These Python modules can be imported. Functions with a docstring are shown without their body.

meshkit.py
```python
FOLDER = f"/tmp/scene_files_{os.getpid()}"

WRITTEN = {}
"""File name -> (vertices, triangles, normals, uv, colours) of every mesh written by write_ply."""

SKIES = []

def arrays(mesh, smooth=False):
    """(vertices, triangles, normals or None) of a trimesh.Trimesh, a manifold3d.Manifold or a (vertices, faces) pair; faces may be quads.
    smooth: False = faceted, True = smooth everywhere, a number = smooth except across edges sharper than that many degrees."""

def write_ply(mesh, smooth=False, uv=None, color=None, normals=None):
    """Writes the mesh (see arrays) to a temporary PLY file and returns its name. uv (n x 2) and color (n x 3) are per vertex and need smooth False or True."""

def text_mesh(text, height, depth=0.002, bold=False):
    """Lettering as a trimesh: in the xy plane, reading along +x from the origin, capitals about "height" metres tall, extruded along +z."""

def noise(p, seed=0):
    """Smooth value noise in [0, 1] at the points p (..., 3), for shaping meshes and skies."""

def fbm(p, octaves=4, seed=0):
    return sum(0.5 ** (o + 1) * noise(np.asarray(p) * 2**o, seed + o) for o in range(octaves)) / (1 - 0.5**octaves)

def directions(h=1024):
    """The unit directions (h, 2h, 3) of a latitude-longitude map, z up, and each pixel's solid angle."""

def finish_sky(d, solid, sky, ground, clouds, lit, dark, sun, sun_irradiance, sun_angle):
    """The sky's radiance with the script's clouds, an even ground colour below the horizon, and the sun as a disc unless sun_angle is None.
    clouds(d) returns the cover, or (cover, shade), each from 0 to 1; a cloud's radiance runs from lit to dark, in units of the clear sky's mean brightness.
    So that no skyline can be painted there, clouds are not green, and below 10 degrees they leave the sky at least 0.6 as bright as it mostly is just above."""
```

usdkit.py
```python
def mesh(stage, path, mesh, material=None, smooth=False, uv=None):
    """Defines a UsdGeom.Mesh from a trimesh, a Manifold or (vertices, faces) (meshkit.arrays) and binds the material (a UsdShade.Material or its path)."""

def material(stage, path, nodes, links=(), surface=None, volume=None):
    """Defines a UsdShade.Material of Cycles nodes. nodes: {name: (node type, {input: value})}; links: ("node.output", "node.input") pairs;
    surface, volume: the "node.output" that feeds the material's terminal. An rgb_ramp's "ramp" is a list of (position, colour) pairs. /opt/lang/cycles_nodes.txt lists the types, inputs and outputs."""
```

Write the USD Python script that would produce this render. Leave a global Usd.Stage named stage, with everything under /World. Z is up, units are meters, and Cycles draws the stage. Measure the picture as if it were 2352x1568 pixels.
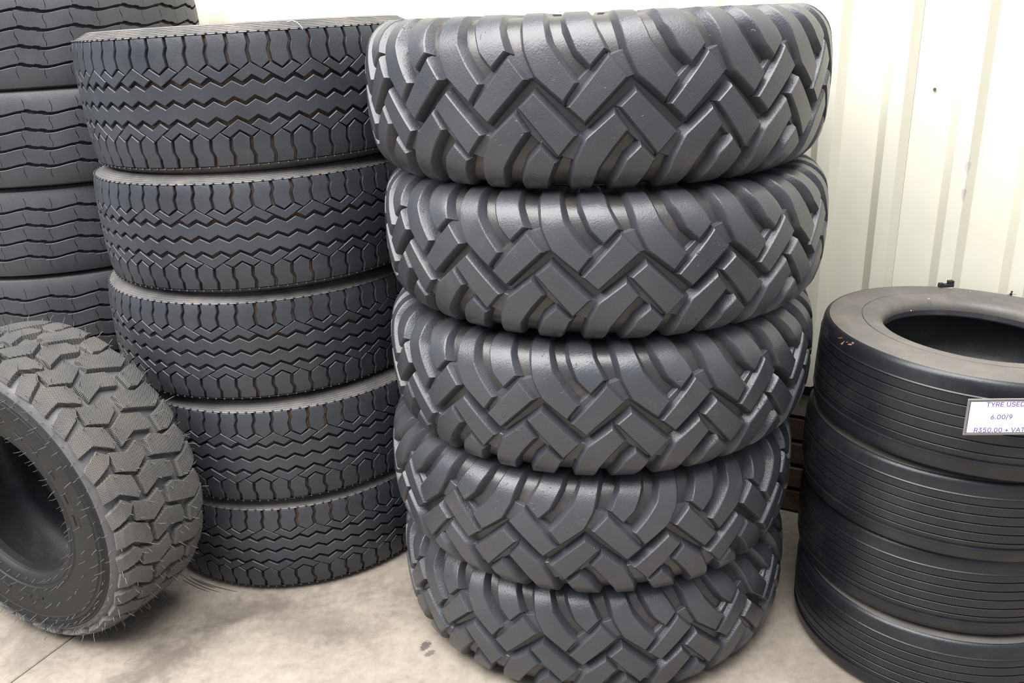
import math, random
import numpy as np, trimesh
from scipy.interpolate import CubicSpline
from scipy.spatial import Delaunay
import shapely
from shapely.geometry import Polygon
import meshkit, usdkit
from pxr import Usd, UsdGeom, UsdLux, UsdShade, Gf, Sdf, Vt

stage = Usd.Stage.CreateInMemory()
UsdGeom.SetStageUpAxis(stage, 'Z')
UsdGeom.SetStageMetersPerUnit(stage, 1.0)
stage.SetDefaultPrim(UsdGeom.Xform.Define(stage, '/World').GetPrim())
rng = np.random.default_rng(7)

# ------------------------------------------------------------------ camera
CAM_H, FPX, PITCH, ROLL = 1.55, 1910.0, 0.35696, 0.04842
EXPOSURE = 0.12
c_, s_ = math.cos(PITCH), math.sin(PITCH)
right0, fwd, up0 = np.array([1.0, 0, 0]), np.array([0, c_, -s_]), np.array([0, s_, c_])
cr, sr = math.cos(ROLL), math.sin(ROLL)
right = cr * right0 - sr * up0
up = sr * right0 + cr * up0
cam = UsdGeom.Camera.Define(stage, '/World/camera')
cam.CreateHorizontalApertureAttr(36.0)
cam.CreateVerticalApertureAttr(24.0)
cam.CreateFocalLengthAttr(36.0 * FPX / 2352.0)
cam.CreateClippingRangeAttr((0.05, 200.0))
cam.CreateExposureAttr(EXPOSURE)
M = np.eye(4); M[0, :3], M[1, :3], M[2, :3], M[3, :3] = right, up, -fwd, (0, 0, CAM_H)
cam.AddTransformOp().Set(Gf.Matrix4d(M.tolist()))

# ------------------------------------------------------------------ light
dome = UsdLux.DomeLight.Define(stage, '/World/sky_light')
dome.CreateIntensityAttr(0.20)
dome.CreateColorAttr(Gf.Vec3f(0.80, 0.88, 1.0))
def rect(name, pos, target, w, h, inten, col):
    l = UsdLux.RectLight.Define(stage, '/World/' + name)
    l.CreateWidthAttr(w); l.CreateHeightAttr(h); l.CreateIntensityAttr(inten); l.CreateColorAttr(Gf.Vec3f(*col))
    z = np.array(pos, float) - np.array(target, float); z /= np.linalg.norm(z)
    x = np.cross([0, 1, 0] if abs(z[2]) > .9 else [0, 0, 1], z); x /= np.linalg.norm(x); y = np.cross(z, x)
    m = np.eye(4); m[0, :3], m[1, :3], m[2, :3], m[3, :3] = x, y, z, pos
    l.AddTransformOp().Set(Gf.Matrix4d(m.tolist()))
rect('roof_light', (-1.9, 0.35, 4.3), (-1.9, 0.35, 0), 6.5, 3.4, 11.5, (1.0, 0.985, 0.965))

# ------------------------------------------------------------------ helpers
def numbered(path):
    if not stage.GetPrimAtPath(path): return path
    k = 1
    while stage.GetPrimAtPath(f'{path}_{k:03d}'): k += 1
    return f'{path}_{k:03d}'
def tag(prim, label=None, category=None, group=None, kind=None):
    prim = prim.GetPrim() if hasattr(prim, 'GetPrim') else prim
    for k, v in (('label', label), ('category', category), ('group', group), ('kind', kind)):
        if v: prim.SetCustomDataByKey(k, v)
    return prim
def obj(name, mesh, mat, parent='/World', smooth=30, uv=None):
    parent = parent if isinstance(parent, str) else str(parent.GetPath())
    return usdkit.mesh(stage, numbered(f'{parent}/{name}'), mesh, mat, smooth=smooth, uv=uv).GetPrim()
def thing(name, label, category, matrix=None, group=None, parent='/World', kind=None):
    x = UsdGeom.Xform.Define(stage, numbered(f'{parent}/{name}'))
    if matrix is not None: x.AddTransformOp().Set(Gf.Matrix4d(np.asarray(matrix, float).T.tolist()))
    return tag(x, label, category, group, kind)
def copy_of(proto, label, matrix, group=None):
    x = UsdGeom.Xform.Define(stage, numbered('/World/' + proto.GetName()))
    p = x.GetPrim()
    p.GetReferences().AddInternalReference(proto.GetPath())
    p.SetInstanceable(True)
    UsdGeom.Xformable(p).GetOrderedXformOps()[0].Set(Gf.Matrix4d(np.asarray(matrix, float).T.tolist()))
    return tag(p, label, proto.GetCustomDataByKey('category'), group)
def grid_faces(n, m, wrap=False):
    i, j = np.meshgrid(np.arange(n if wrap else n - 1), np.arange(m - 1), indexing='ij')
    i2 = (i + 1) % n
    a, b, c, d = i * m + j, i2 * m + j, i2 * m + j + 1, i * m + j + 1
    return np.vstack([np.stack([a, b, c], -1).reshape(-1, 3), np.stack([a, c, d], -1).reshape(-1, 3)])
def lathe(rz, seg=160):
    """Revolves the (r, z) polyline about z; outside is on the left of the line's direction when it runs upward at the tread."""
    rz = np.asarray(rz, float); t = np.arange(seg) * 2 * np.pi / seg
    v = np.stack([rz[None, :, 0] * np.cos(t)[:, None], rz[None, :, 0] * np.sin(t)[:, None], np.broadcast_to(rz[None, :, 1], (seg, len(rz)))], -1).reshape(-1, 3)
    return v, grid_faces(seg, len(rz), True)
def smooth_line(pts, n):
    pts = np.asarray(pts, float); d = np.r_[0, np.cumsum(np.linalg.norm(np.diff(pts, axis=0), axis=1))]
    s = np.linspace(0, d[-1], n)
    cs = CubicSpline(d, pts, bc_type='natural')
    return cs(s)
def box(sx, sy, sz, c=(0, 0, 0), bevel=0.0):
    if bevel <= 0:
        b = trimesh.creation.box((sx, sy, sz)); b.apply_translation(c); return b
    x, y, z = sx / 2, sy / 2, sz / 2; p = []
    for i in (-1, 1):
        for j in (-1, 1):
            for k in (-1, 1):
                p += [(i * x, j * (y - bevel), k * (z - bevel)), (i * (x - bevel), j * y, k * (z - bevel)), (i * (x - bevel), j * (y - bevel), k * z)]
    b = trimesh.Trimesh(np.array(p)).convex_hull; b.apply_translation(c); return b
def tube(pts, rad, sides=5):
    p = np.asarray(pts, float); t = np.gradient(p, axis=0); t /= np.linalg.norm(t, axis=1, keepdims=True) + 1e-12
    a = np.cross(t, np.where(np.abs(t[:, 2:]) < .9, [0, 0, 1.0], [1.0, 0, 0])); a /= np.linalg.norm(a, axis=1, keepdims=True) + 1e-12
    b = np.cross(t, a); ang = np.arange(sides) * 2 * np.pi / sides; rad = np.broadcast_to(rad, (len(p),))
    v = (p[:, None] + rad[:, None, None] * (np.cos(ang)[None, :, None] * a[:, None] + np.sin(ang)[None, :, None] * b[:, None])).reshape(-1, 3)
    n, m = len(p), sides
    i, j = np.meshgrid(np.arange(n - 1), np.arange(m), indexing='ij'); j2 = (j + 1) % m
    q = np.stack([i * m + j, i * m + j2, (i + 1) * m + j2, (i + 1) * m + j], -1).reshape(-1, 4)
    return v, np.vstack([q[:, [0, 1, 2]], q[:, [0, 2, 3]]])
def joined(parts):
    V, F, n = [], [], 0
    for v, f in parts:
        V.append(v); F.append(np.asarray(f) + n); n += len(v)
    return np.vstack(V), np.vstack(F)

class Surface:
    """The tread's base: a half profile (r, z) from the centre line outwards, mirrored; maps (u, v, h) to points."""
    def __init__(self, half, R):
        half = np.asarray(half, float)
        pts = np.vstack([half[::-1] * [1, -1], half[1:]])
        d = np.r_[0, np.cumsum(np.linalg.norm(np.diff(pts, axis=0), axis=1))]
        d -= d[-1] / 2
        self.cs, self.R, self.vmax = CubicSpline(d, pts), R, d[-1]
        self.dcs = self.cs.derivative()
    def at(self, u, v, h):
        v = np.clip(v, -self.vmax, self.vmax)
        p, t = self.cs(v), self.dcs(v)
        nr, nz = t[..., 1], -t[..., 0]
        l = np.hypot(nr, nz); nr, nz = nr / l, nz / l
        r, z, a = p[..., 0] + nr * h, p[..., 1] + nz * h, np.asarray(u) / self.R
        return np.stack([r * np.cos(a), r * np.sin(a), z], -1)
def resample(poly, step):
    poly = np.asarray(poly, float); out, corner = [], []
    for a, b in zip(poly, np.roll(poly, -1, axis=0)):
        n = max(1, int(math.ceil(np.linalg.norm(b - a) / step)))
        for k in range(n):
            out.append(a + (b - a) * k / n)
    return np.array(out)
def miter(poly):
    e = np.roll(poly, -1, axis=0) - poly; e /= np.linalg.norm(e, axis=1, keepdims=True) + 1e-12
    n1 = np.stack([e[:, 1], -e[:, 0]], 1); n0 = np.roll(n1, 1, axis=0)
    return (n0 + n1) / np.maximum(1 + (n0 * n1).sum(1, keepdims=True), .45)
def block(poly, S, h, draft, ch=.002, step=.02, hfun=None, low=-.004, grid=None):
    """A tread block: its outline (u, v) counter-clockwise, raised h above the base S, sides sloping outwards to the base, edge chamfered."""
    if Polygon(poly).exterior.is_ccw is False: poly = poly[::-1]
    p = resample(poly, step); n = miter(p)
    hh = np.full(len(p), h) if hfun is None else hfun(p)
    rings = [(p + n * draft, np.full(len(p), low)), (p + n * draft * .12, hh - ch * 1.3), (p - n * ch * .9, hh)]
    V, U = [], []
    for q, z in rings: V.append(S.at(q[:, 0], q[:, 1], z)); U.append(q)
    m = len(p); F = []
    i = np.arange(m); j = (i + 1) % m
    for k in range(2):
        F += [np.stack([k * m + i, k * m + j, (k + 1) * m + j], 1), np.stack([k * m + i, (k + 1) * m + j, (k + 1) * m + i], 1)]
    top = rings[2][0]; P = Polygon(top).buffer(0)
    g = grid or step
    x0, y0, x1, y1 = P.bounds
    X, Y = np.meshgrid(np.arange(x0, x1, g), np.arange(y0, y1, g)); X = X + (np.arange(X.shape[0]) % 2)[:, None] * g / 2
    inner = np.stack([X.ravel(), Y.ravel()], 1)
    if len(inner):
        inner = inner[shapely.contains_xy(P.buffer(-g * .45), inner[:, 0], inner[:, 1])]
    allp = np.vstack([top, inner]) if len(inner) else top
    T = Delaunay(allp).simplices
    cen = allp[T].mean(1)
    area = np.cross(allp[T[:, 1]] - allp[T[:, 0]], allp[T[:, 2]] - allp[T[:, 0]])
    keep = shapely.contains_xy(P, cen[:, 0], cen[:, 1]) & (np.abs(area) > 1e-9)
    T, area = T[keep], area[keep]
    T[area < 0] = T[area < 0][:, ::-1]
    idx = np.r_[2 * m + np.arange(m), 3 * m + np.arange(len(allp) - m)]
    if len(allp) > m:
        hi = np.full(len(inner), h) if hfun is None else hfun(inner)
        V.append(S.at(inner[:, 0], inner[:, 1], hi)); U.append(inner)
    F.append(idx[T])
    return np.vstack(V), np.vstack(F), np.vstack(U)
def spin(v, a):
    c, s = math.cos(a), math.sin(a)
    return np.asarray(v) @ np.array([[c, s, 0], [-s, c, 0], [0, 0, 1]])

# ------------------------------------------------------------------ materials
def mat(name, nodes, links, surface='p.BSDF'):
    return usdkit.material(stage, '/World/Looks/' + name, nodes, links, surface)
def rubber(name, dark, light, dust, rough=(.42, .6), dust_amount=(.52, .72), scale=5.0, bump=.35, spec=.5, grain=260.0, nicks=0.0):
    """Black rubber: tone mottled between dark and light, dust in patches, fine grain in relief."""
    return mat(name, {
        'g': ('geometry', {}),
        'n1': ('noise_texture', {'scale': scale, 'detail': 5, 'roughness': .6}),
        'n2': ('noise_texture', {'scale': scale * 2.3, 'detail': 6, 'roughness': .65}),
        'n3': ('noise_texture', {'scale': grain, 'detail': 3, 'roughness': .6}),
        'n4': ('noise_texture', {'scale': 38.0, 'detail': 4, 'roughness': .6}),
        'c1': ('rgb_ramp', {'ramp': [(.3, dark), (.7, light)]}),
        'm2': ('map_range', {'from_min': dust_amount[0], 'from_max': dust_amount[1], 'to_min': 0, 'to_max': 1, 'clamp': True}),
        'mx': ('mix_color', {'b': dust}),
        'rr': ('map_range', {'from_min': .3, 'from_max': .7, 'to_min': rough[0], 'to_max': rough[1], 'clamp': True}),
        'ad': ('math', {'math_type': 'multiply_add', 'value2': .35}),
        'v': ('noise_texture', {'scale': 75.0, 'detail': 3, 'roughness': .55, 'distortion': 1.2}), 'va': ('noise_texture', {'scale': 6.5, 'detail': 2}),
        'vs': ('math', {'math_type': 'multiply_add', 'value2': .45}), 'vm': ('map_range', {'from_min': .925, 'from_max': .97, 'to_min': 0, 'to_max': 1, 'clamp': True}),
        'ab': ('math', {'math_type': 'multiply_add', 'value2': -nicks}),
        'b': ('bump', {'strength': bump, 'distance': .0012}),
        'p': ('principled_bsdf', {'specular_ior_level': spec}),
    }, [('g.position', 'n1.vector'), ('g.position', 'n2.vector'), ('g.position', 'n3.vector'), ('g.position', 'n4.vector'), ('n1.fac', 'c1.fac'), ('n2.fac', 'm2.value'),
        ('m2.result', 'mx.fac'), ('c1.color', 'mx.a'), ('mx.result', 'p.base_color'), ('n1.fac', 'rr.value'), ('rr.result', 'p.roughness'),
        ('n4.fac', 'ad.value1'), ('n3.fac', 'ad.value3'), ('g.position', 'v.vector'), ('g.position', 'va.vector'), ('va.fac', 'vs.value1'), ('v.fac', 'vs.value3'), ('vs.value', 'vm.value'), ('vm.result', 'ab.value1'), ('ad.value', 'ab.value3'), ('ab.value', 'b.height'), ('b.normal', 'p.normal')])
loader_lug_mat = rubber('loader_tread_rubber', (.036, .038, .045), (.053, .055, .063), (.085, .074, .064), rough=(.28, .42), dust_amount=(.58, .85), bump=.5, spec=.6, nicks=2.6)
loader_base_mat = rubber('loader_groove_rubber', (.024, .024, .026), (.040, .037, .035), (.10, .075, .055), rough=(.28, .42), dust_amount=(.54, .80), bump=.3, spec=.7)
truck_lug_mat = rubber('truck_tread_rubber', (.026, .028, .034), (.040, .043, .051), (.07, .064, .058), rough=(.32, .48), dust_amount=(.6, .9), bump=.4)
truck_base_mat = rubber('truck_groove_rubber', (.030, .027, .026), (.055, .043, .036), (.17, .085, .046), rough=(.6, .8), dust_amount=(.46, .68), scale=7, bump=.4)
truck_side_mat = rubber('truck_sidewall_rubber', (.072, .071, .073), (.118, .115, .113), (.20, .178, .16), rough=(.42, .6), dust_amount=(.42, .8), bump=.5)
rib_mat = rubber('ribbed_tread_rubber', (.034, .034, .040), (.050, .050, .057), (.075, .07, .066), rough=(.36, .5), dust_amount=(.6, .9), bump=.4)
rib_base_mat = rubber('ribbed_groove_rubber', (.02, .02, .021), (.03, .028, .028), (.06, .05, .045), rough=(.6, .8))
smooth_mat = rubber('worn_tread_rubber', (.0088, .0095, .0125), (.0145, .0155, .0195), (.026, .026, .027), rough=(.28, .42), dust_amount=(.5, .85), bump=.25)
smooth_side_mat = rubber('dusty_sidewall_rubber', (.085, .079, .074), (.12, .111, .102), (.18, .16, .135), rough=(.45, .62), dust_amount=(.45, .85), scale=4, bump=.3)
inner_mat = rubber('inner_liner_rubber', (.034, .034, .042), (.055, .054, .062), (.09, .085, .085), rough=(.38, .55), bump=.5)
new_side_mat = rubber('new_sidewall_rubber', (.014, .014, .015), (.021, .021, .021), (.03, .028, .026), rough=(.5, .62), dust_amount=(.6, .9), bump=.3, spec=.35)
new_base_mat = rubber('new_groove_rubber', (.078, .077, .081), (.105, .102, .105), (.135, .125, .117), rough=(.45, .6), bump=.3)
knurl_mat = mat('knurled_block_rubber', {
    'uv': ('texture_coordinate', {}), 'sx': ('separate_xyz', {}), 'g': ('geometry', {}),
    'a': ('math', {'math_type': 'add'}), 'd': ('math', {'math_type': 'subtract'}),
    'ka': ('math', {'math_type': 'multiply', 'value2': 2 * math.pi / .0040}), 'kd': ('math', {'math_type': 'multiply', 'value2': 2 * math.pi / .0040}),
    'sa': ('math', {'math_type': 'sine'}), 'sd': ('math', {'math_type': 'sine'}),
    'h': ('math', {'math_type': 'add'}),
    'n1': ('noise_texture', {'scale': 9.0, 'detail': 5, 'roughness': .6}),
    'c1': ('rgb_ramp', {'ramp': [(.35, (.15, .145, .141)), (.55, (.195, .186, .176)), (.75, (.235, .198, .165))]}),
    'hc': ('map_range', {'from_min': -1.6, 'from_max': 1.2, 'to_min': .62, 'to_max': 1.08, 'clamp': True}),
    'mc': ('mix_color', {'blend_type': 'multiply', 'fac': 1.0}),
    'b': ('bump', {'strength': .9, 'distance': .0016}),
    'p': ('principled_bsdf', {'roughness': .5, 'specular_ior_level': .5}),
}, [('uv.UV', 'sx.vector'), ('sx.x', 'a.value1'), ('sx.y', 'a.value2'), ('sx.x', 'd.value1'), ('sx.y', 'd.value2'), ('a.value', 'ka.value1'), ('d.value', 'kd.value1'),
    ('ka.value', 'sa.value1'), ('kd.value', 'sd.value1'), ('sa.value', 'h.value1'), ('sd.value', 'h.value2'), ('h.value', 'b.height'), ('g.position', 'n1.vector'),
    ('n1.fac', 'c1.fac'), ('c1.color', 'mc.a'), ('h.value', 'hc.value'), ('c1.color', 'p.base_color'), ('b.normal', 'p.normal')])
spew_mat = mat('rubber_hair', {'p': ('principled_bsdf', {'base_color': (.13, .128, .13), 'roughness': .35})}, [])

def stained(name, stops, scale, rough, bump=.3, extra=(), fine=.3):
    nodes = {'g': ('geometry', {}), 'n1': ('noise_texture', {'scale': scale, 'detail': 8, 'roughness': .62}), 'n2': ('noise_texture', {'scale': scale * 14, 'detail': 6, 'roughness': .7}),
             'c': ('rgb_ramp', {'ramp': stops}), 'mf': ('math', {'math_type': 'multiply_add', 'value2': fine}), 'mo': ('math', {'math_type': 'subtract', 'value2': fine / 2}),
             'b': ('bump', {'strength': bump, 'distance': .002}), 'p': ('principled_bsdf', {'roughness': rough, 'specular_ior_level': .4})}
    links = [('g.position', 'n1.vector'), ('g.position', 'n2.vector'), ('n2.fac', 'mf.value1'), ('n1.fac', 'mf.value3'), ('mf.value', 'mo.value1'), ('mo.value', 'c.fac'),
             ('n2.fac', 'b.height'), ('b.normal', 'p.normal')]
    last = 'c.color'
    for k, (cx, cy, cz, sx, sy, sz, rot, edge, col, amt, nsc) in enumerate(extra):   # a stain with its own place and ragged shape
        a = f's{k}'
        nodes |= {a + 'm': ('mapping', {'mapping_type': 'texture', 'location': (cx, cy, cz), 'rotation': (0, 0, rot), 'scale': (sx, sy, sz)}), a + 'l': ('gradient_texture', {'gradient_type': 'spherical'}),
                  a + 'n': ('noise_texture', {'scale': nsc, 'detail': 7, 'roughness': .7}), a + 'q': ('math', {'math_type': 'multiply_add', 'value2': 1.6}),
                  a + 'r': ('map_range', {'from_min': edge[0], 'from_max': edge[1], 'to_min': 0, 'to_max': amt, 'clamp': True}), a + 'x': ('mix_color', {'b': col})}
        links += [('g.position', a + 'm.vector'), (a + 'm.vector', a + 'l.vector'), ('g.position', a + 'n.vector'), (a + 'n.fac', a + 'q.value1'), (a + 'l.fac', a + 'q.value3'),
                  (a + 'q.value', a + 'r.value'), (a + 'r.result', a + 'x.fac'), (last, a + 'x.a')]
        last = a + 'x.result'
    links.append((last, 'p.base_color'))
    return mat(name, nodes, links)
def WP(s, z): return (math.sin(.51801) * 2.4896 + math.cos(.51801) * s, math.cos(.51801) * 2.4896 - math.sin(.51801) * s, z)   # on the ribs of the back wall
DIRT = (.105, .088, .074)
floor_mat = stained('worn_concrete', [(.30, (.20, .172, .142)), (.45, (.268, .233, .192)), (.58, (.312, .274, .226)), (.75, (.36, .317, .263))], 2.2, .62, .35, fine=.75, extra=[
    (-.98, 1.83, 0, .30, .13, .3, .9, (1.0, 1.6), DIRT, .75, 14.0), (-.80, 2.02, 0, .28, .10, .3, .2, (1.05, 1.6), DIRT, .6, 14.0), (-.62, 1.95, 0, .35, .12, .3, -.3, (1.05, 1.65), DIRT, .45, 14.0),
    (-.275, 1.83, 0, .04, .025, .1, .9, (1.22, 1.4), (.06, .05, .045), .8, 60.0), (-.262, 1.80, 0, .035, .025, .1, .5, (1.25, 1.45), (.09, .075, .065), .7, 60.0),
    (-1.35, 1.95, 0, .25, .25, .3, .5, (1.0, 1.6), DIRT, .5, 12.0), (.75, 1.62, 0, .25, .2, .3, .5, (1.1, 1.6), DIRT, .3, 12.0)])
scuff_mat = mat('black_scuff', {'p': ('principled_bsdf', {'base_color': (.085, .072, .064), 'roughness': .7})}, [])
wall_mat = stained('cream_painted_steel', [(.25, (.66, .63, .515)), (.5, (.69, .665, .555)), (.75, (.72, .70, .60))], 1.6, .42, .05, extra=[(*WP(-.022, 1.168), .022, .022, .055, 0, (1.35, 1.55), (.42, .40, .43), .55, 70.0), (*WP(-.020, 1.095), .02, .02, .045, 0, (1.3, 1.5), (.36, .34, .38), .6, 70.0)])
brick_mat = stained('dark_brick', [(.3, (.045, .028, .020)), (.5, (.075, .045, .030)), (.7, (.11, .07, .045))], 9, .8)
mortar_mat = stained('dark_mortar', [(.3, (.05, .042, .035)), (.7, (.11, .095, .08))], 12, .9)
plaster_mat = stained('grey_plaster', [(.3, (.16, .14, .12)), (.7, (.30, .265, .225))], 8, .8)
black_mat = mat('black_plastic', {'p': ('principled_bsdf', {'base_color': (.012, .012, .014), 'roughness': .45})}, [])
steel_mat = mat('grey_steel', {'p': ('principled_bsdf', {'base_color': (.12, .11, .10), 'roughness': .5, 'metallic': .6})}, [])
paper_mat = mat('white_paper', {'p': ('principled_bsdf', {'base_color': (.88, .88, .90), 'roughness': .35})}, [])
sleeve_mat = mat('grey_plastic_border', {'p': ('principled_bsdf', {'base_color': (.20, .185, .175), 'roughness': .25})}, [])
edge_mat = mat('purple_printed_border', {'p': ('principled_bsdf', {'base_color': (.05, .04, .10), 'roughness': .35})}, [])
ink_mat = mat('blue_violet_ink', {'p': ('principled_bsdf', {'base_color': (.10, .07, .36), 'roughness': .4})}, [])
thread_mat = mat('white_thread', {'p': ('principled_bsdf', {'base_color': (.85, .83, .8), 'roughness': .6})}, [])
leaf_mat = mat('dry_leaf', {'p': ('principled_bsdf', {'base_color': (.16, .085, .05), 'roughness': .7})}, [])
chip_mat = mat('pale_chip', {'p': ('principled_bsdf', {'base_color': (.75, .74, .7), 'roughness': .5})}, [])

# ------------------------------------------------------------------ the setting
AL, DN = 0.51801, 2.5196
N2, T2 = np.array([math.sin(AL), math.cos(AL)]), np.array([math.cos(AL), -math.sin(AL)])
WALL = np.eye(4); WALL[:3, 0] = (*T2, 0); WALL[:3, 1] = (*N2, 0); WALL[:3, 2] = (0, 0, 1); WALL[:3, 3] = (*(N2 * DN), 0)   # local x along the wall, y into it

# floor: two concrete poured bays with an open joint between them
J0, J1 = np.array([-1.368, 1.765]), np.array([-1.316, 1.873])
jd = (J1 - J0) / np.linalg.norm(J1 - J0); jn = np.array([jd[1], -jd[0]])
floor = thing('floor', None, None, kind='structure')
FL = np.eye(4); FL[:3, 0] = (*jn, 0); FL[:3, 1] = (*jd, 0); FL[:3, 3] = (*J0, 0)
def slab(x0, x1):
    b = box(x1 - x0, 15.0, .12, ((x0 + x1) / 2, -1.5, -.06), .003); b.apply_transform(FL); return b
obj('floor_slab', slab(.0022, 7.5), floor_mat, floor)
obj('floor_slab', slab(-6.5, -.0022), floor_mat, floor)
filler = box(.03, 15.0, .1, (0, -1.5, -.058)); filler.apply_transform(FL)
obj('joint_filler', filler, mortar_mat, floor)

wall = thing('wall_back', None, None, WALL, kind='structure')
PITCH_RIB, S0, ZB, ZT = .1715, -.042, .478, 3.6
def sheet(k):
    """One cladding sheet of four trapezoid ribs, a few millimetres over its neighbour at the side lap."""
    x0 = S0 + (4 * k) * PITCH_RIB; pts = []
    for r in range(4):
        c = x0 + r * PITCH_RIB
        pts += [(c - .0395, 0), (c - .0375, -.002), (c - .0195, -.028), (c - .0175, -.030), (c + .0175, -.030), (c + .0195, -.028), (c + .0375, -.002), (c + .0395, 0)]
    pts = [(x0 - .0395 - .092, 0)] + pts + [(x0 + 3 * PITCH_RIB + .0395 - .0005, 0)]
    p = np.array(pts); t = .0012
    V = []
    for z in (ZB, ZT):
        for off in (0, t): V.append(np.stack([p[:, 0], p[:, 1] + off, np.full(len(p), z)], 1))
    n = len(p); V = np.vstack(V); i = np.arange(n - 1); F = []
    def quad(a, b, c, d): F.extend([np.stack([a, b, c], 1), np.stack([a, c, d], 1)])
    quad(i, i + 1, 2 * n + i + 1, 2 * n + i)                      # face
    quad(n + i + 1, n + i, 3 * n + i, 3 * n + i + 1)              # back
    quad(i + 1, i, n + i, n + i + 1)                              # bottom edge
    quad(2 * n + i, 2 * n + i + 1, 3 * n + i + 1, 3 * n + i)      # top edge
    return V, np.vstack(F)
for k in range(-6, 6): obj('wall_sheet', sheet(k), wall_mat, wall, smooth=25)
XA, XB = -4.6, 4.2
obj('backing_wall', box(XB - XA, .20, ZT, ((XA + XB) / 2, .16, ZT / 2)), mortar_mat, wall, smooth=False)
obj('sheet_flashing', box(XB - XA, .05, .05, ((XA + XB) / 2, .035, .456), .004), black_mat, wall)
obj('plinth_cap', box(XB - XA, .08, .076, ((XA + XB) / 2, .045, .393), .005), plaster_mat, wall)
rest = []
BL, BH = .222, .0755
for c in range(4):
    z = .006 + c * .0875 + BH / 2
    n0 = int(math.floor((XA + .12) / (BL + .012)))
    for k in range(n0, int((XB - .15) / (BL + .012)) + 1):
        x = k * (BL + .012) + (c % 2) * .115
        b = box(BL - rng.uniform(0, .004), .07, BH - rng.uniform(0, .003), (x, .042 + rng.uniform(-.003, .003), z), .004)
        if -1.5 < x < .5: obj('brick', b, brick_mat, wall, smooth=False)
        else: rest.append((np.array(b.vertices), np.array(b.faces)))
tag(obj('brickwork', joined(rest), brick_mat, wall, smooth=False), kind='stuff')
def wall_point(s, z, d=0.0): return np.array([*(N2 * (DN - d) + T2 * s), z])
# the one fixing screw in view, and its neighbours along the same rail
for k in (-14, -10, -6, -3, -1, 3, 7):
    x = S0 + (k + .5) * PITCH_RIB if k != -1 else -.1266
    hd = trimesh.creation.cylinder(.0042, .004, sections=6); hd.apply_transform(trimesh.transformations.rotation_matrix(math.pi / 2, [1, 0, 0])); hd.apply_translation((x, -.004, 1.357))
    ws = trimesh.creation.cylinder(.0062, .0016, sections=16); ws.apply_transform(trimesh.transformations.rotation_matrix(math.pi / 2, [1, 0, 0])); ws.apply_translation((x, -.0012, 1.357))
    sc = obj('wall_screw', hd, steel_mat, wall); 

# ------------------------------------------------------------------ loader tyres (middle stack)
def place(x, y, zb, zt, tx=0, ty=0, spin_a=0, flip=False, nominal=.32, lift=None):
    """Local tyre (base at z = 0, nominal height) to the world: turned, perhaps turned over, squeezed to its height, tilted and set down."""
    m = np.eye(4); m[2, 3] = -(lift or nominal) / 2
    if flip: m = np.diag([1, -1, -1, 1.0]) @ m
    c, s = math.cos(spin_a), math.sin(spin_a)
    m = np.array([[c, -s, 0, 0], [s, c, 0, 0], [0, 0, 1, 0], [0, 0, 0, 1.0]]) @ m
    m = np.diag([1, 1, (zt - zb) / nominal, 1.0]) @ m
    nrm = np.array([-tx, -ty, 1.0]); nrm /= np.linalg.norm(nrm)
    ax = np.array([1.0, 0, tx]); ax /= np.linalg.norm(ax); ay = np.cross(nrm, ax)
    r = np.eye(4); r[:3, 0], r[:3, 1], r[:3, 2] = ax, ay, nrm; r[:3, 3] = (x, y, (zb + zt) / 2)
    return r @ m
LIFT = lambda v, h: np.asarray(v) + [0, 0, h / 2]
NL, RL = 18, .543
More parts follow.
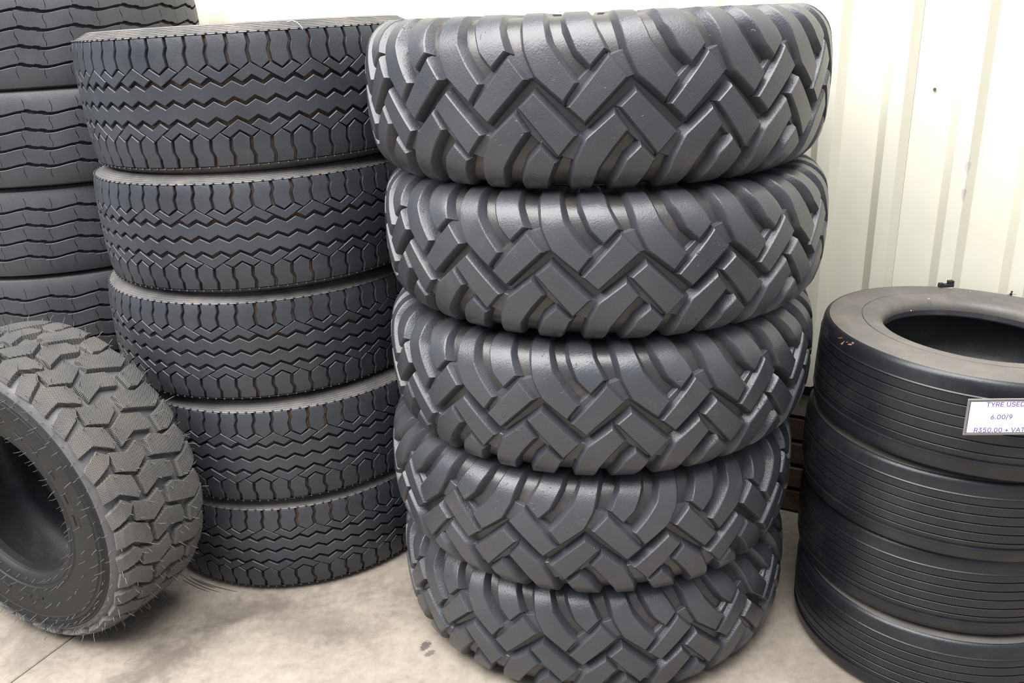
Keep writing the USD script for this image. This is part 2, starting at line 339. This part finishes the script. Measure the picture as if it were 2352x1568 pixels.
PL = 2 * math.pi * RL / NL
loader_half = [(.520, 0), (.5185, .05), (.513, .09), (.499, .124), (.472, .1475), (.43, .1535), (.385, .1530)]
SL = Surface(loader_half, RL)
# (u, v) in pitches, origin at a peak of the centre zigzag; the other half is a glide reflection
A_ = [(-.25, 1.34), (-.215, .98), (-.17, .74), (-.1, .48), (.006, .28), (.285, .053), (.41, .218), (.27, .38), (.133, .56), (.057, .775), (.02, .98), (-.01, 1.34)]
B_ = [(.728, .446), (.335, .0025), (.494, -.137), (.905, .256)]
C_ = [(.21, 1.34), (.235, .98), (.297, .70), (.411, .484), (.55, .357), (.696, .496), (.589, .70), (.51, .98), (.47, 1.34)]
D_ = [(.30, .02), (.40, .22), (.56, .36), (.68, .50), (.735, .44), (.345, .0)]
E_ = [(.72, .45), (.90, .25), (1.0, .27), (.89, .50)]
def loader_height(p):
    v = np.abs(p[:, 1]) / PL
    return .023 - .017 * np.clip((v - .55) / .45, 0, 1) ** 1.3
loader_label = 'loader tyre with deep zigzag lugs, %s, middle stack'
GL = 'loader tyres stacked five high in the middle'
mid = [(.2257, 2.1063, 1.2545, 1.5850, -.007, .0132, -1.8779, False, 'topmost of five'),
       (.2406, 2.094, .9461, 1.2545, -.014, .016, -1.8667, False, 'second from the top'),
       (.227, 2.0877, .63, .9461, .004, .016, -1.8955, False, 'third from the top'),
       (.2009, 2.097, .3154, .63, -.022, .012, -1.863, True, 'fourth down, lugs leaning the other way'),
       (.205, 2.116, 0, .3154, 0, 0, -1.881, False, 'lowest, on the concrete floor')]
def bead_ring(rz, seg=120): return lathe(rz, seg)
def loader_tyre(m, label):
    t = thing('loader_tyre', label, 'tyre', m, GL)
    rz = [SL.cs(v) for v in np.linspace(-SL.vmax, SL.vmax, 41)]
    obj('tread_base', (LIFT(lathe(rz, 180)[0], .32), lathe(rz, 180)[1]), loader_base_mat, t, smooth=40)
    r0, z0 = rz[-1]
    up_side = smooth_line([(r0 + .004, z0 - .001), (.36, .1525), (.32, .147), (.288, .134), (.268, .120), (.256, .104), (.254, .088)], 22)
    v, f = lathe(up_side, 140)
    obj('sidewall', (LIFT(v, .32), f), truck_side_mat, t, smooth=40)
    v, f = lathe(up_side[::-1] * [1, -1], 140)
    obj('sidewall', (LIFT(v, .32), f), truck_side_mat, t, smooth=40)
    inn = smooth_line([(.254, .089), (.27, .086), (.33, .112), (.40, .122), (.455, .105), (.482, .06), (.488, 0), (.482, -.06), (.455, -.105), (.40, -.122), (.33, -.112), (.27, -.086), (.254, -.089)], 50)
    v, f = lathe(inn, 120)
    obj('inner_liner', (LIFT(v, .32), f), inner_mat, t, smooth=40)
    shapes = []
    for nm, q, dr in (('shoulder_lug', A_, .0105), ('centre_lug', B_, .0080), ('shoulder_lug', C_, .0105)):
        q = np.array(q)
        shapes.append((nm, q, dr)); shapes.append((nm, q * [1, -1] + [.5, 0], dr))
    built = [(nm, block(q * PL, SL, .023, dr, .0024, .014, loader_height, -.003, .016)) for nm, q, dr in shapes]
    for q in (D_, E_):
        for w in (np.array(q), np.array(q) * [1, -1] + [.5, 0]):
            built.append(('tie_bar', block(w * PL, SL, .0105, .004, .0015, .02, None, -.003, .02)))
    for k in range(NL):
        for nm, (v, f, _) in built:
            obj(nm, (LIFT(spin(v, 2 * math.pi * k / NL), .32), f), loader_lug_mat, t, smooth=35)
    return t
loader_proto = None
for (x, y, zb, zt, tx, ty, a, fl, where) in mid:
    m = place(x, y, zb, zt, tx, ty, a, fl, nominal=.324, lift=.32)
    lab = loader_label % where
    if loader_proto is None: loader_proto = loader_tyre(m, lab)
    else: copy_of(loader_proto, lab, m, GL)

# ------------------------------------------------------------------ truck tyres with block and rib tread (second stack)
NT, RT = 60, .4757
LT = 2 * math.pi * RT / NT
truck_half = [(.4635, 0), (.4632, .05), (.4615, .09), (.459, .118), (.4562, .1405)]
ST = Surface(truck_half, RT)
VS = .972
def zig(u, amp, ph=0.0): return amp * (np.abs(((u + ph) % 1.0) - .5) * 4 - 1)     # +amp at whole pitches
def ring_band(S, lo, hi, nper, samples, h, draft, ch, slits=None, R=None):
    """A rib round the tyre between two edge curves lo(u), hi(u) (u in pitches): sloped sides, chamfers, optional fine slits."""
    K = nper * samples; u = np.arange(K) / samples
    P = 2 * math.pi * S.R / nper
    a, b = lo(u), hi(u)
    cols = [(a - draft, -.003), (a - draft * .1, h - ch), (a + ch, h)]
    for t in (.3, .5, .7): cols.append((a + ch + (b - a - 2 * ch) * t, h))
    cols += [(b - ch, h), (b + draft * .1, h - ch), (b + draft, -.003)]
    v = np.stack([c for c, _ in cols], 1); hh = np.stack([np.full(K, z) for _, z in cols], 1)
    uu = np.repeat(u[:, None] * P, v.shape[1], 1)
    V = S.at(uu, v, hh).reshape(-1, 3)
    return V, grid_faces(K, v.shape[1], True)
# outlines in pitches: origin at a shoulder groove on the upper side, v counted from the tread's centre line
def truck_outlines():
    g = .085
    lug = [(g, 2.82), (g + .07, 2.42), (g - .06, 2.1), (g, 1.62), (.5, 1.33), (1 - g, 1.62), (1 - g - .06, 2.1), (1 - g + .07, 2.42), (1 - g, 2.82)]
    w = .055
    lam = [(0, 1.60), (-.90, 1.07), (-.50, .81), (0, 1.10), (.50, .81), (.90, 1.07)]
    vee = [(1.5, .79), (2.44, 1.33), (2.03, 1.55), (1.5, 1.24), (.97, 1.55), (.56, 1.33)]
    return lug, lam, vee
GT = 'truck tyres stacked five high beside the loader tyres'
truck_label = 'truck tyre with zigzag ribs, %s, second stack from the left'
second = [(-.7135, 2.5812, 1.2466, 1.6042, .0112, .0122, -1.3221, 'topmost, orange dust in its grooves'),
          (-.728, 2.5697, .9288, 1.2466, -.0009, .0034, -1.3782, 'second from the top'),
          (-.754, 2.5667, .6184, .9288, -.018, -.003, -1.5142, 'third from the top'),
          (-.7294, 2.5614, .3004, .6184, -.011, .0043, -1.4607, 'fourth from the top'),
          (-.7284, 2.5676, 0, .3004, 0, 0, -1.617, 'lowest, on the concrete floor')]
def truck_tyre(m, label):
    t = thing('truck_tyre', label, 'tyre', m, GT)
    rz = [ST.cs(v) for v in np.linspace(-ST.vmax, ST.vmax, 25)]
    v, f = lathe(rz, 240); obj('tread_base', (LIFT(v, .32), f), truck_base_mat, t, smooth=40)
    # buttress with fine rings from the tread edge to the widest point, then sidewall and bead
    r0, z0 = rz[-1]
    but = [(r0 + .0095, z0 - .0015)]
    for k in range(5):
        q = (k + .5) / 5; b = np.array([r0 + .0095, z0]) * (1 - q) + np.array([.429, .1575]) * q
        but += [b + [-.0004, -.0004], b + [.0003, .0003]]
    but += [(.427, .1585), (.424, .1592)]
    side = smooth_line([(.424, .1592), (.39, .1595), (.35, .156), (.315, .146), (.295, .130), (.286, .112), (.285, .100)], 20)
    pr = np.vstack([but, side[1:]])
    for sgn in (1, -1):
        v, f = lathe(pr if sgn > 0 else pr[::-1] * [1, -1], 180); obj('sidewall', (LIFT(v, .32), f), truck_side_mat, t, smooth=35)
    inn = smooth_line([(.285, .101), (.30, .098), (.35, .125), (.40, .128), (.435, .10), (.445, .05), (.447, 0), (.445, -.05), (.435, -.10), (.40, -.128), (.35, -.125), (.30, -.098), (.285, -.101)], 40)
    v, f = lathe(inn, 120); obj('inner_liner', (LIFT(v, .32), f), inner_mat, t, smooth=40)
    H_ = .0125
    L = LT * VS
    for lo, hi in ((lambda u: (.09 + zig(u, .13)) * L, lambda u: (.755 + zig(u, .13)) * L), (lambda u: (-.755 + zig(u, .13)) * L, lambda u: (-.09 + zig(u, .13)) * L)):
        v, f = ring_band(ST, lo, hi, NT, 8, H_, .0012, .0012)
        obj('centre_rib', (LIFT(v, .32), f), truck_lug_mat, t, smooth=30)
    lug, lam, vee = (np.array(q) for q in truck_outlines())
    def hf(p): return H_ - .002 * np.clip((np.abs(p[:, 1]) - .124) / .012, 0, 1)
    sc = np.array([LT, L])
    for nm, q, n, per in (('shoulder_block', lug, NT, 1), ('chevron_block', lam, NT // 3, 3), ('chevron_block', vee, NT // 3, 3)):
        for mir in (0, 1):
            p = q if not mir else q * [1, -1] + [.5, 0]
            v, f, _ = block(p * sc, ST, H_, .0016, .0011, .012, hf, -.003, .02)
            for k in range(n):
                obj(nm, (LIFT(spin(v, 2 * math.pi * k * per / NT), .32), f), truck_lug_mat, t, smooth=30)
    nubs = []
    for k in range(2 * NT):
        for sgn in (1, -1):
            s = trimesh.creation.icosphere(1, .0031); s.apply_scale((1, 1, .9))
            a = (k + .25) * math.pi / NT
            s.apply_translation((.4655 * math.cos(a), .4655 * math.sin(a), sgn * .1410)); nubs.append((LIFT(s.vertices, .32), s.faces))
    tag(obj('edge_nubs', joined(nubs), truck_lug_mat, t, smooth=True), kind='stuff')
    return t
truck_proto = None
for (x, y, zb, zt, tx, ty, a, where) in second:
    m = place(x, y, zb, zt, tx, ty, a)
    if truck_proto is None: truck_proto = truck_tyre(m, truck_label % where)
    else: copy_of(truck_proto, truck_label % where, m, GT)

# ------------------------------------------------------------------ ribbed highway tyres (left stack)
NR, RR = 42, .50
SR = Surface([(.487, 0), (.4865, .05), (.4845, .09), (.481, .115), (.476, .1325)], RR)
GR = 'ribbed tyres stacked six high at the left edge'
ribbed_label = 'highway tyre with wavy ribs, %s, leftmost stack'
WL = .0505
def wavy(u):
    """Groove centre line with small steps, two pitches of slits long."""
    q = (u % 2.0) / 2.0
    s = .0048 * np.sin(2 * np.pi * q)
    return s + .0026 * ((np.abs(q - .30) < .05) | (np.abs(q - .58) < .05)).astype(float)
def rib_with_slits(lo, hi, phase, length):
    """A rib round the tyre whose every pitch carries one narrow wiggling slit."""
    base = np.array([0, .0, .08, .16, .24, .255, .31, .345, .36, .44, .52, .535, .60, .63, .68, .76, .84, .92])[1:]
    e = .010
    us = np.unique(np.round(np.r_[base, .5 - 2.2 * e, .5 - e, .5, .5 + e, .5 + 2.2 * e], 4))
    us = us[(us < .5 - 2.3 * e) | (us > .5 + 2.3 * e) | np.isin(us, np.round([.5 - 2.2 * e, .5 - e, .5, .5 + e, .5 + 2.2 * e], 4))]
    u = (np.arange(NR)[:, None] + us[None]).ravel(); K = len(u); P = 2 * math.pi * RR / NR
    dip = np.tile(np.where(np.abs(us - .5) < .001, 1.0, 0.0), NR)
    a, b = lo(u), hi(u); h, ch, dr = .0125, .001, .0012
    ts = np.linspace(0, 1, 9)
    cols_v = [a - dr, a - dr * .1] + [a + ch + (b - a - 2 * ch) * t for t in ts] + [b + dr * .1, b + dr]
    cut = [0, 0] + [1.0 if length[0] <= t <= length[1] else 0.0 for t in ts] + [0, 0]
    hs = [-.003, h - ch] + [h] * 9 + [h - ch, -.003]
    wig = [0, 0] + [.035 * math.sin(t * 6.5) for t in ts] + [0, 0]
    v = np.stack(cols_v, 1); hh = np.stack([z - dip * c * .007 for z, c in zip(hs, cut)], 1)
    uu = np.stack([(u + phase + w) * P for w in wig], 1)
    return SR.at(uu, v, hh).reshape(-1, 3), grid_faces(K, v.shape[1], True)
left = [(-1.556, 3.106, 1.4526, 1.745, .005, .014, .10, 'topmost, cut off by the picture edge'),
        (-1.556, 3.106, 1.156, 1.4526, 0, 0, .31, 'second from the top'),
        (-1.585, 3.12, .868, 1.156, 0, 0, .52, 'third from the top'),
        (-1.585, 3.12, .578, .868, 0, 0, .83, 'fourth down, half hidden by the hairy tyre'),
        (-1.58, 3.12, .289, .578, 0, 0, 1.1, 'fifth down, behind the hairy tyre'),
        (-1.58, 3.12, 0, .289, 0, 0, 1.3, 'lowest, on the floor behind the hairy tyre')]
def ribbed_tyre(m, label):
    t = thing('ribbed_tyre', label, 'tyre', m, GR)
    rz = [SR.cs(v) for v in np.linspace(-SR.vmax, SR.vmax, 25)]
    v, f = lathe(rz, 200); obj('tread_base', (LIFT(v, .29), f), rib_base_mat, t, smooth=40)
    r0, z0 = rz[-1]
    pr = smooth_line([(r0 + .008, z0 - .001), (.470, .139), (.452, .1435), (.42, .145), (.38, .144), (.34, .138), (.31, .124), (.288, .104), (.286, .092)], 30)
    for sgn in (1, -1):
        v, f = lathe(pr if sgn > 0 else pr[::-1] * [1, -1], 160); obj('sidewall', (LIFT(v, .29), f), truck_side_mat, t, smooth=35)
    inn = smooth_line([(.286, .093), (.30, .09), (.36, .115), (.42, .118), (.458, .09), (.467, .04), (.468, 0), (.467, -.04), (.458, -.09), (.42, -.118), (.36, -.115), (.30, -.09), (.286, -.093)], 40)
    v, f = lathe(inn, 120); obj('inner_liner', (LIFT(v, .29), f), inner_mat, t, smooth=40)
    g = .0042
    for k in range(5):
        c = (k - 2) * WL
        lo = (lambda u, c=c: c - WL / 2 + g + wavy(u)) if k > 0 else (lambda u: np.full(len(u), -SR.vmax + .001))
        hi = (lambda u, c=c: c + WL / 2 - g + wavy(u)) if k < 4 else (lambda u: np.full(len(u), SR.vmax - .001))
        v, f = rib_with_slits(lo, hi, .13 * k, (.1, .9) if 0 < k < 4 else ((.45, .95) if k == 0 else (.05, .55)))
        obj('tread_rib', (LIFT(v, .29), f), rib_mat, t, smooth=30)
    return t
ribbed_proto = None
for (x, y, zb, zt, tx, ty, a, where) in left:
    m = place(x, y, zb, zt, tx, ty, a, nominal=.29)
    if ribbed_proto is None: ribbed_proto = ribbed_tyre(m, ribbed_label % where)
    else: copy_of(ribbed_proto, ribbed_label % where, m, GR)

# ------------------------------------------------------------------ worn smooth tyres (right stack)
GS = 'worn smooth tyres stacked four high at the right'
worn_label = 'worn tyre with smooth ringed tread, %s, right stack'
rstack = [(1.0861, 1.8102, .6298, .858, -.052, .008, 'topmost, open hole facing up'),
          (1.0785, 1.8316, .4247, .6298, -.0137, .0116, 'second from the top'),
          (1.0886, 1.8469, .2133, .4247, .010, -.012, 'third from the top'),
          (1.0888, 1.8298, 0, .2133, 0, 0, 'lowest, standing on the floor')]
HS = .214
def notch(r, z, nr, nz, w, d, step=0.0):
    """Profile points of a fine groove w wide and d deep at (r, z) with outward normal (nr, nz), walking upwards."""
    t = np.array([-nz, nr]); n = np.array([nr, nz]); p = np.array([r, z])
    return [p - t * w / 2 - t * .0006, p - t * w / 2 - n * .0006, p - t * w * .3 - n * d, p + t * w * .3 - n * d, p + t * w / 2 - n * .0006 + n * step, p + t * w / 2 + t * .0006 + n * step]
def worn_tyre(m, label):
    t = thing('worn_tyre', label, 'tyre', m, GS)
    crown = lambda z: .3468 - .30 * z * z
    tread = [(.3415, -.064)]
    for z in (-.046, -.023, .0, .023, .046): tread += notch(crown(z), z, 1, 0, .0030, .0032)
    tread += [(crown(.064), .064)]
    tread = np.array([np.asarray(q, float) for q in tread])
    v, f = lathe(tread, 220); obj('tread', (LIFT(v, HS), f), smooth_mat, t, smooth=28)
    sh = [(.3455, .0645), (.3462, .0665), (.3445, .0685), (.3440, .072), (.3432, .082), (.3418, .0915), (.3390, .0975), (.3350, .1010)]
    sh += [(.3335, .1014), (.3322, .1004), (.3310, .1018)]
    v, f = lathe(np.vstack([[(.3410, .0635)], sh]), 220); obj('shoulder', (LIFT(v, HS), f), smooth_mat, t, smooth=28)
    v, f = lathe(np.vstack([[(.3410, .0635)], sh])[::-1] * [1, -1], 220); obj('shoulder', (LIFT(v, HS), f), smooth_mat, t, smooth=28)
    side = [(.3310, .1018), (.322, .1034), (.305, .1052), (.285, .1060), (.262, .1060), (.2588, .1058), (.2580, .1040), (.2566, .1040), (.2558, .1062), (.245, .1066), (.232, .1056), (.222, .1030), (.214, .0985), (.2085, .0920), (.2060, .0845), (.2058, .078)]
    for sgn in (1, -1):
        p = np.array(side); v, f = lathe(p if sgn > 0 else p[::-1] * [1, -1], 200); obj('sidewall', (LIFT(v, HS), f), smooth_side_mat, t, smooth=28)
    be = [(.2058, .078), (.2062, .066), (.2085, .0625), (.2125, .064)]
    for sgn in (1, -1):
        p = np.array(be); v, f = lathe(p if sgn > 0 else p[::-1] * [1, -1], 160); obj('bead', (LIFT(v, HS), f), inner_mat, t, smooth=28)
    inn = smooth_line([(.2125, .064), (.232, .075), (.27, .088), (.305, .083), (.322, .055), (.326, 0), (.322, -.055), (.305, -.083), (.27, -.088), (.232, -.075), (.2125, -.064)], 36)
    v, f = lathe(inn, 140); obj('inner_liner', (LIFT(v, HS), f), inner_mat, t, smooth=40)
    return t
worn_proto = None; worn_m = []
for k, (x, y, zb, zt, tx, ty, where) in enumerate(rstack):
    m = place(x, y, zb, zt, tx, ty, .3 + k, nominal=HS); worn_m.append(m)
    if worn_proto is None: worn_proto = worn_tyre(m, worn_label % where)
    else: copy_of(worn_proto, worn_label % where, m, GS)

# ------------------------------------------------------------------ new skid-steer tyre standing at the front left, still hairy with moulding spews
CT, AZ, EL, RN = np.array([-1.3038, 2.0655, .4374]), 1.1266, .0155, .4374
axis = np.array([math.cos(EL) * math.cos(AZ), math.cos(EL) * math.sin(AZ), math.sin(EL)])
uu_ = np.cross(axis, [0, 0, 1]); uu_ /= np.linalg.norm(uu_); vv_ = np.cross(uu_, axis)
# local: x along uu_, y along vv_, z along the axis; right-handed needs uu x vv = axis or its opposite
if np.dot(np.cross(uu_, vv_), axis) < 0: SGN = -1
else: SGN = 1
MN = np.eye(4); MN[:3, 0], MN[:3, 1], MN[:3, 2] = uu_, vv_, axis; MN[:3, 3] = CT - [0, 0, .4374]
if SGN < 0: MN[:3, 2] = -axis     # v then counts the other way; the tread is laid out with that sign
DEEP = .018
SN = Surface([(.4195, 0), (.419, .05), (.4155, .09), (.408, .118), (.396, .138), (.380, .149)], RN)
NN = 20; PN = 2 * math.pi * RN / NN
hairy = thing('skid_steer_tyre', 'new knurled tyre bristling with rubber hairs, standing upright at the front left', 'tyre', MN)
up_n = np.linalg.inv(MN)[:3, :3] @ np.array([0, 0, .4374])     # the hub in local coordinates
OFF = up_n
VSG = SGN
blocks_n = [('centre_block', [(328, 18), (334, 36), (313, 70), (323, 113), (281, 128), (257, 91), (288, 15)]),
            ('shoulder_block', [(236, 70), (259, 138), (215, 140), (190, 88), (195, 70)]),
            ('centre_block', [(341, -82), (322, -46), (337, -11), (299, -4), (272, -45), (294, -86)]),
            ('shoulder_block', [(278, -136), (292, -103), (267, -65), (218, -59), (211, -66), (242, -104), (233, -138)]),
            ('centre_block', [(255, -45), (275, -5), (257, 41), (220, 48), (213, 39), (228, 0), (210, -42)]),
            ('shoulder_block', [(332, -142), (358, -106), (338, -88), (319, -98), (294, -138)])]
tips = []
rz = [SN.cs(v) for v in np.linspace(-SN.vmax, SN.vmax, 33)]
v, f = lathe(rz, 200); obj('tread_base', (v + OFF, f), new_base_mat, hairy, smooth=40)
r0, z0 = rz[-1]
side_n = [(r0 + .001, z0 - .001), (.376, .1515), (.372, .1490), (.368, .1520), (.3655, .1505), (.363, .1525), (.3605, .1510), (.358, .1532), (.350, .1515), (.346, .1540), (.343, .1542), (.341, .1525), (.325, .1530), (.31, .1530),
          (.292, .1515), (.276, .1500), (.262, .1480), (.258, .1496), (.2545, .1496), (.252, .1462), (.246, .1450), (.243, .1460), (.240, .1440), (.232, .1415), (.224, .1365), (.2185, .1290), (.217, .1210)]
for sgn in (1, -1):
    p = np.array(side_n); v, f = lathe(p if sgn > 0 else p[::-1] * [1, -1], 200); obj('sidewall', (v + OFF, f), new_side_mat, hairy, smooth=25)
be = np.array([(.217, .121), (.219, .100), (.224, .096), (.228, .099)])
for sgn in (1, -1):
    v, f = lathe(be if sgn > 0 else be[::-1] * [1, -1], 140); obj('bead', (v + OFF, f), new_side_mat, hairy, smooth=30)
inn = smooth_line([(.228, .099), (.25, .112), (.31, .128), (.36, .12), (.388, .08), (.396, .03), (.397, 0), (.396, -.03), (.388, -.08), (.36, -.12), (.31, -.128), (.25, -.112), (.228, -.099)], 40)
v, f = lathe(inn, 160); obj('inner_liner', (v + OFF, f), inner_mat, hairy, smooth=40)
def hn(p): return DEEP - .004 * np.clip((np.abs(p[:, 1]) - .120) / .02, 0, 1)
for nm, q in blocks_n:
    q = np.array(Polygon(np.array(q, float) / 1000.0 * [1, VSG]).buffer(.0022, join_style=2).exterior.coords)[:-1]
    v, f, uvp = block(q, SN, DEEP, .0026, .0009, .02, hn, -.003, .022)
    for k in range(NN):
        obj(nm, (spin(v, 2 * math.pi * k / NN) + OFF, f), knurl_mat, hairy, smooth=False, uv=uvp)
        for c in q[rng.permutation(len(q))[:3]]:
            cc = q.mean(0) + (c - q.mean(0)) * .82
            tips.append((SN.at(cc[0] + k * PN, cc[1], DEEP - .001), SN.at(cc[0] + k * PN, cc[1], DEEP + .03)))
for rr, zz, n in ((.366, .152, 60), (.346, .154, 44), (.30, .1525, 34), (.256, .149, 36), (.232, .141, 40), (.388, .146, 60)):
    for sgn in (1, -1):
        for k in range(n):
            a = 2 * math.pi * (k + rng.uniform(-.2, .2)) / n
            p = np.array([rr * math.cos(a), rr * math.sin(a), sgn * zz]); tips.append((p, p + np.array([.004 * math.cos(a), .004 * math.sin(a), sgn * .03])))
hairs = []
for p, q in tips:
    d = (q - p) / np.linalg.norm(q - p); ln = rng.uniform(.011, .026); side = rng.normal(0, 1, 3); side -= d * (side @ d); side /= np.linalg.norm(side)
    bend = rng.uniform(.0, .45) * ln
    pts = [p + OFF, p + OFF + d * ln * .5 + side * bend * .25, p + OFF + d * ln + side * bend]
    hairs.append(tube(pts, [.0010, .0009, .0006], 5))
tag(obj('moulding_hairs', joined(hairs), spew_mat, hairy, smooth=True), label='thin rubber moulding hairs sticking out all over', kind='stuff')
for k in range(26):                                                   # raised bars and marks on the sidewall
    a0 = 2 * math.pi * k / 26 + rng.uniform(-.05, .05)
    if k % 13 > 7: continue
    for e in range(2):
        R0 = .285 + .018 * e; a = np.linspace(a0, a0 + .10, 6)
        for sgn in (1, -1):
            ring = np.array([[R0 - .003, .1475], [R0 - .002, .1530], [R0 + .002, .1532], [R0 + .003, .1480]])
            V = np.array([[r * math.cos(x), r * math.sin(x), sgn * z] for x in a for r, z in ring]) + OFF
            F = grid_faces(6, 4)
            obj('raised_bar', (V, F if sgn > 0 else F[:, ::-1]), new_side_mat, hairy, smooth=False)

# ------------------------------------------------------------------ price card on the right stack
def pixel_ray(px, py):
    dx, dy = px - 1176, py - 784
    U, V = cr * dx - sr * dy, sr * dx + cr * dy
    return np.array([U / FPX, c_ - s_ * V / FPX, -s_ - c_ * V / FPX])
YC = 1.462
d = pixel_ray(2300, 957); cen = np.array([0, 0, CAM_H]) + d * (YC - .012) / d[1]
CM = np.eye(4); ya = math.radians(-5)
CM[:3, 0] = (math.cos(ya), math.sin(ya), 0); CM[:3, 2] = (math.sin(ya), -math.cos(ya), .0); CM[:3, 1] = np.cross(CM[:3, 2], CM[:3, 0]); CM[:3, 3] = cen
card = thing('price_card', 'white price card in a grey frame on the front of the right stack', 'price card', CM)
CWD, CHT = .134, .0775
obj('backing', box(CWD, CHT, .0020, (0, 0, -.0012), .0006), sleeve_mat, card)
obj('printed_border', box(CWD - .008, CHT - .008, .0008, (0, 0, .0001)), edge_mat, card, smooth=False)
obj('paper', box(CWD - .0110, CHT - .0110, .0008, (0, 0, .0005)), paper_mat, card, smooth=False)
for w_, h_, x_, y_ in ((CWD, .004, 0, CHT / 2 - .002), (CWD, .004, 0, -CHT / 2 + .002), (.004, CHT - .008, -CWD / 2 + .002, 0), (.004, CHT - .008, CWD / 2 - .002, 0)):
    obj('frame_edge', box(w_, h_, .0022, (x_, y_, .0008), .0006), sleeve_mat, card)
for txt, yy, hgt, xx in (('TYRE USED', .0225, .0096, .0035), ('6.00/9', -.0045, .0096, 0), ('R350.00 + VAT', -.0325, .0096, .0)):
    tm = meshkit.text_mesh(txt, hgt, .0003)
    b = tm.bounds; tm.apply_translation((-(b[0, 0] + b[1, 0]) / 2 + xx, yy, .0008))
    obj('lettering', tm, ink_mat, card, smooth=False)

# ------------------------------------------------------------------ small things
def on_plane(px, py, z):
    d = pixel_ray(px, py); k = (z - CAM_H) / d[2]; return np.array([0, 0, CAM_H]) + d * k
def tyre_top(px, py, hh=.1055):
    """Point on the top sidewall plane of the right stack's top tyre under a pixel."""
    m = worn_m[0]; o = (m @ np.array([0, 0, HS / 2 + hh, 1]))[:3]; n = m[:3, 2] / np.linalg.norm(m[:3, 2])
    d = pixel_ray(px, py); k = ((o - [0, 0, CAM_H]) @ n) / (d @ n); return np.array([0, 0, CAM_H]) + d * k
def rim_point(px, r, z):
    """Point of the back half of the top tyre's sidewall (radius r, height z over its middle) that stands under image column px."""
    best = None
    for a in np.linspace(0, 2 * math.pi, 1441):
        q = (worn_m[0] @ np.array([r * math.cos(a), r * math.sin(a), HS / 2 + z, 1]))[:3]; e = q - [0, 0, CAM_H]
        if q[1] < 1.9: continue
        x = 1176 + FPX * (e @ right) / (e @ fwd)
        if best is None or abs(x - px) < best[0]: best = (abs(x - px), q)
    return best[1]
# black clip lying on the back rim of the top tyre
p = rim_point(2172, .326, .1022); CL = np.eye(4); CL[:3, 3] = p
clip = thing('black_clip', 'small notched black plastic clip on the back rim of the top right tyre', 'clip', CL)
obj('clip_base', box(.038, .014, .0085, (0, 0, .0065), .001), black_mat, clip)
obj('clip_block', box(.0145, .013, .0095, (.0118, 0, .0150), .001), black_mat, clip)
obj('clip_tab', box(.011, .013, .0035, (-.0128, 0, .0122), .0008), black_mat, clip)
obj('clip_pad', box(.034, .013, .003, (0, 0, .0012), .0006), chip_mat, clip)
# small dead insect
p = rim_point(2322, .326, .1022); IM = np.eye(4); IM[:3, 3] = p
bug = thing('dead_insect', 'tiny dark dead insect on the back rim of the top right tyre', 'insect', IM)
b1 = trimesh.creation.icosphere(2, .004); b1.apply_scale((.8, .8, 1.1)); b1.apply_translation((0, 0, .005)); obj('body', b1, black_mat, bug, smooth=True)
b2 = trimesh.creation.icosphere(2, .0025); b2.apply_translation((.001, 0, .0115)); obj('head', b2, black_mat, bug, smooth=True)
for e in ((-.009, 0, .004), (.0115, -.002, .0035), (-.006, .004, .001), (.006, .003, .0012)):
    obj('leg', tube([(0, 0, .005), (e[0] * .5, e[1] * .5, e[2] + .0016), e], .0005, 5), black_mat, bug, smooth=True)
# dry leaf crumbs on the left of the same sidewall
leaf = []
for k, (px, py) in enumerate([(1931, 779), (1944, 786), (1952, 792), (1960, 789), (1938, 791)]):
    p = tyre_top(px, py, .1035); q = rng.normal(0, .0035, (7, 3)); q[:, 2] = np.abs(q[:, 2]) * .7
    h = trimesh.Trimesh(q + p).convex_hull
    leaf.append((np.array(h.vertices), np.array(h.faces)))
tag(obj('leaf_crumbs', joined(leaf), leaf_mat, smooth=False), 'brown dry leaf crumbs scattered on the left side of the top right tyre', 'leaf crumbs', kind='stuff')
for k, (px, py) in enumerate([(2133, 687), (2228, 671), (2092, 714)]):
    p = tyre_top(px, py, .1045); q = rng.normal(0, .0016, (8, 3)); q[:, 2] = np.abs(q[:, 2])
    lab = ['white paint chip lying on the top right tyre, the largest speck', 'small pale chip on the top right tyre, nearest to the black clip', 'tiny pale chip on the top right tyre by its inner crease'][k]
    tag(obj('paint_chip', trimesh.Trimesh(q + p).convex_hull, chip_mat, smooth=False), lab, 'paint chip', 'pale chips on the top right tyre')
# white thread hanging over the edge of the second stack's top tyre
tm_ = place(*second[0][:7])
def truck_edge(a, r, z): return (tm_ @ np.array([r * math.cos(a), r * math.sin(a), z + .16, 1]))[:3]
a0 = -1.04 - second[0][6]
tag(obj('thread', tube([truck_edge(a0 - .05, .437, .1545), truck_edge(a0 - .02, .440, .1570), truck_edge(a0 + .0, .450, .152), truck_edge(a0 + .012, .463, .142), truck_edge(a0 + .012, .466, .136)], .0008, 6), thread_mat, smooth=True),
    'short curved white thread on the upper edge of the dusty truck tyre', 'thread')
# black scuff arcs left on the floor beside the second stack
for k, (r, a0, a1, w) in enumerate([(.486, -2.28, -2.02, .0035), (.497, -2.34, -1.96, .0022), (.507, -2.30, -2.02, .0018), (.480, -2.2, -1.86, .002)]):
    a = np.linspace(a0, a1, 24); cx, cy = -.7284, 2.5676
    ww = w * np.sin(np.linspace(.15, math.pi - .15, 24))
    V = np.array([[cx + (r + s * q) * math.cos(x), cy + (r + s * q) * math.sin(x), .0008] for x, q in zip(a, ww) for s in (-1, 1)])
    if k == 0: scuff = thing('floor_scuff', 'black curved rubber scuff marks on the floor at the foot of the truck tyre stack', 'scuff mark')
    obj('scuff_arc', (V, grid_faces(24, 2)[:, ::-1]), scuff_mat, scuff, smooth=False)
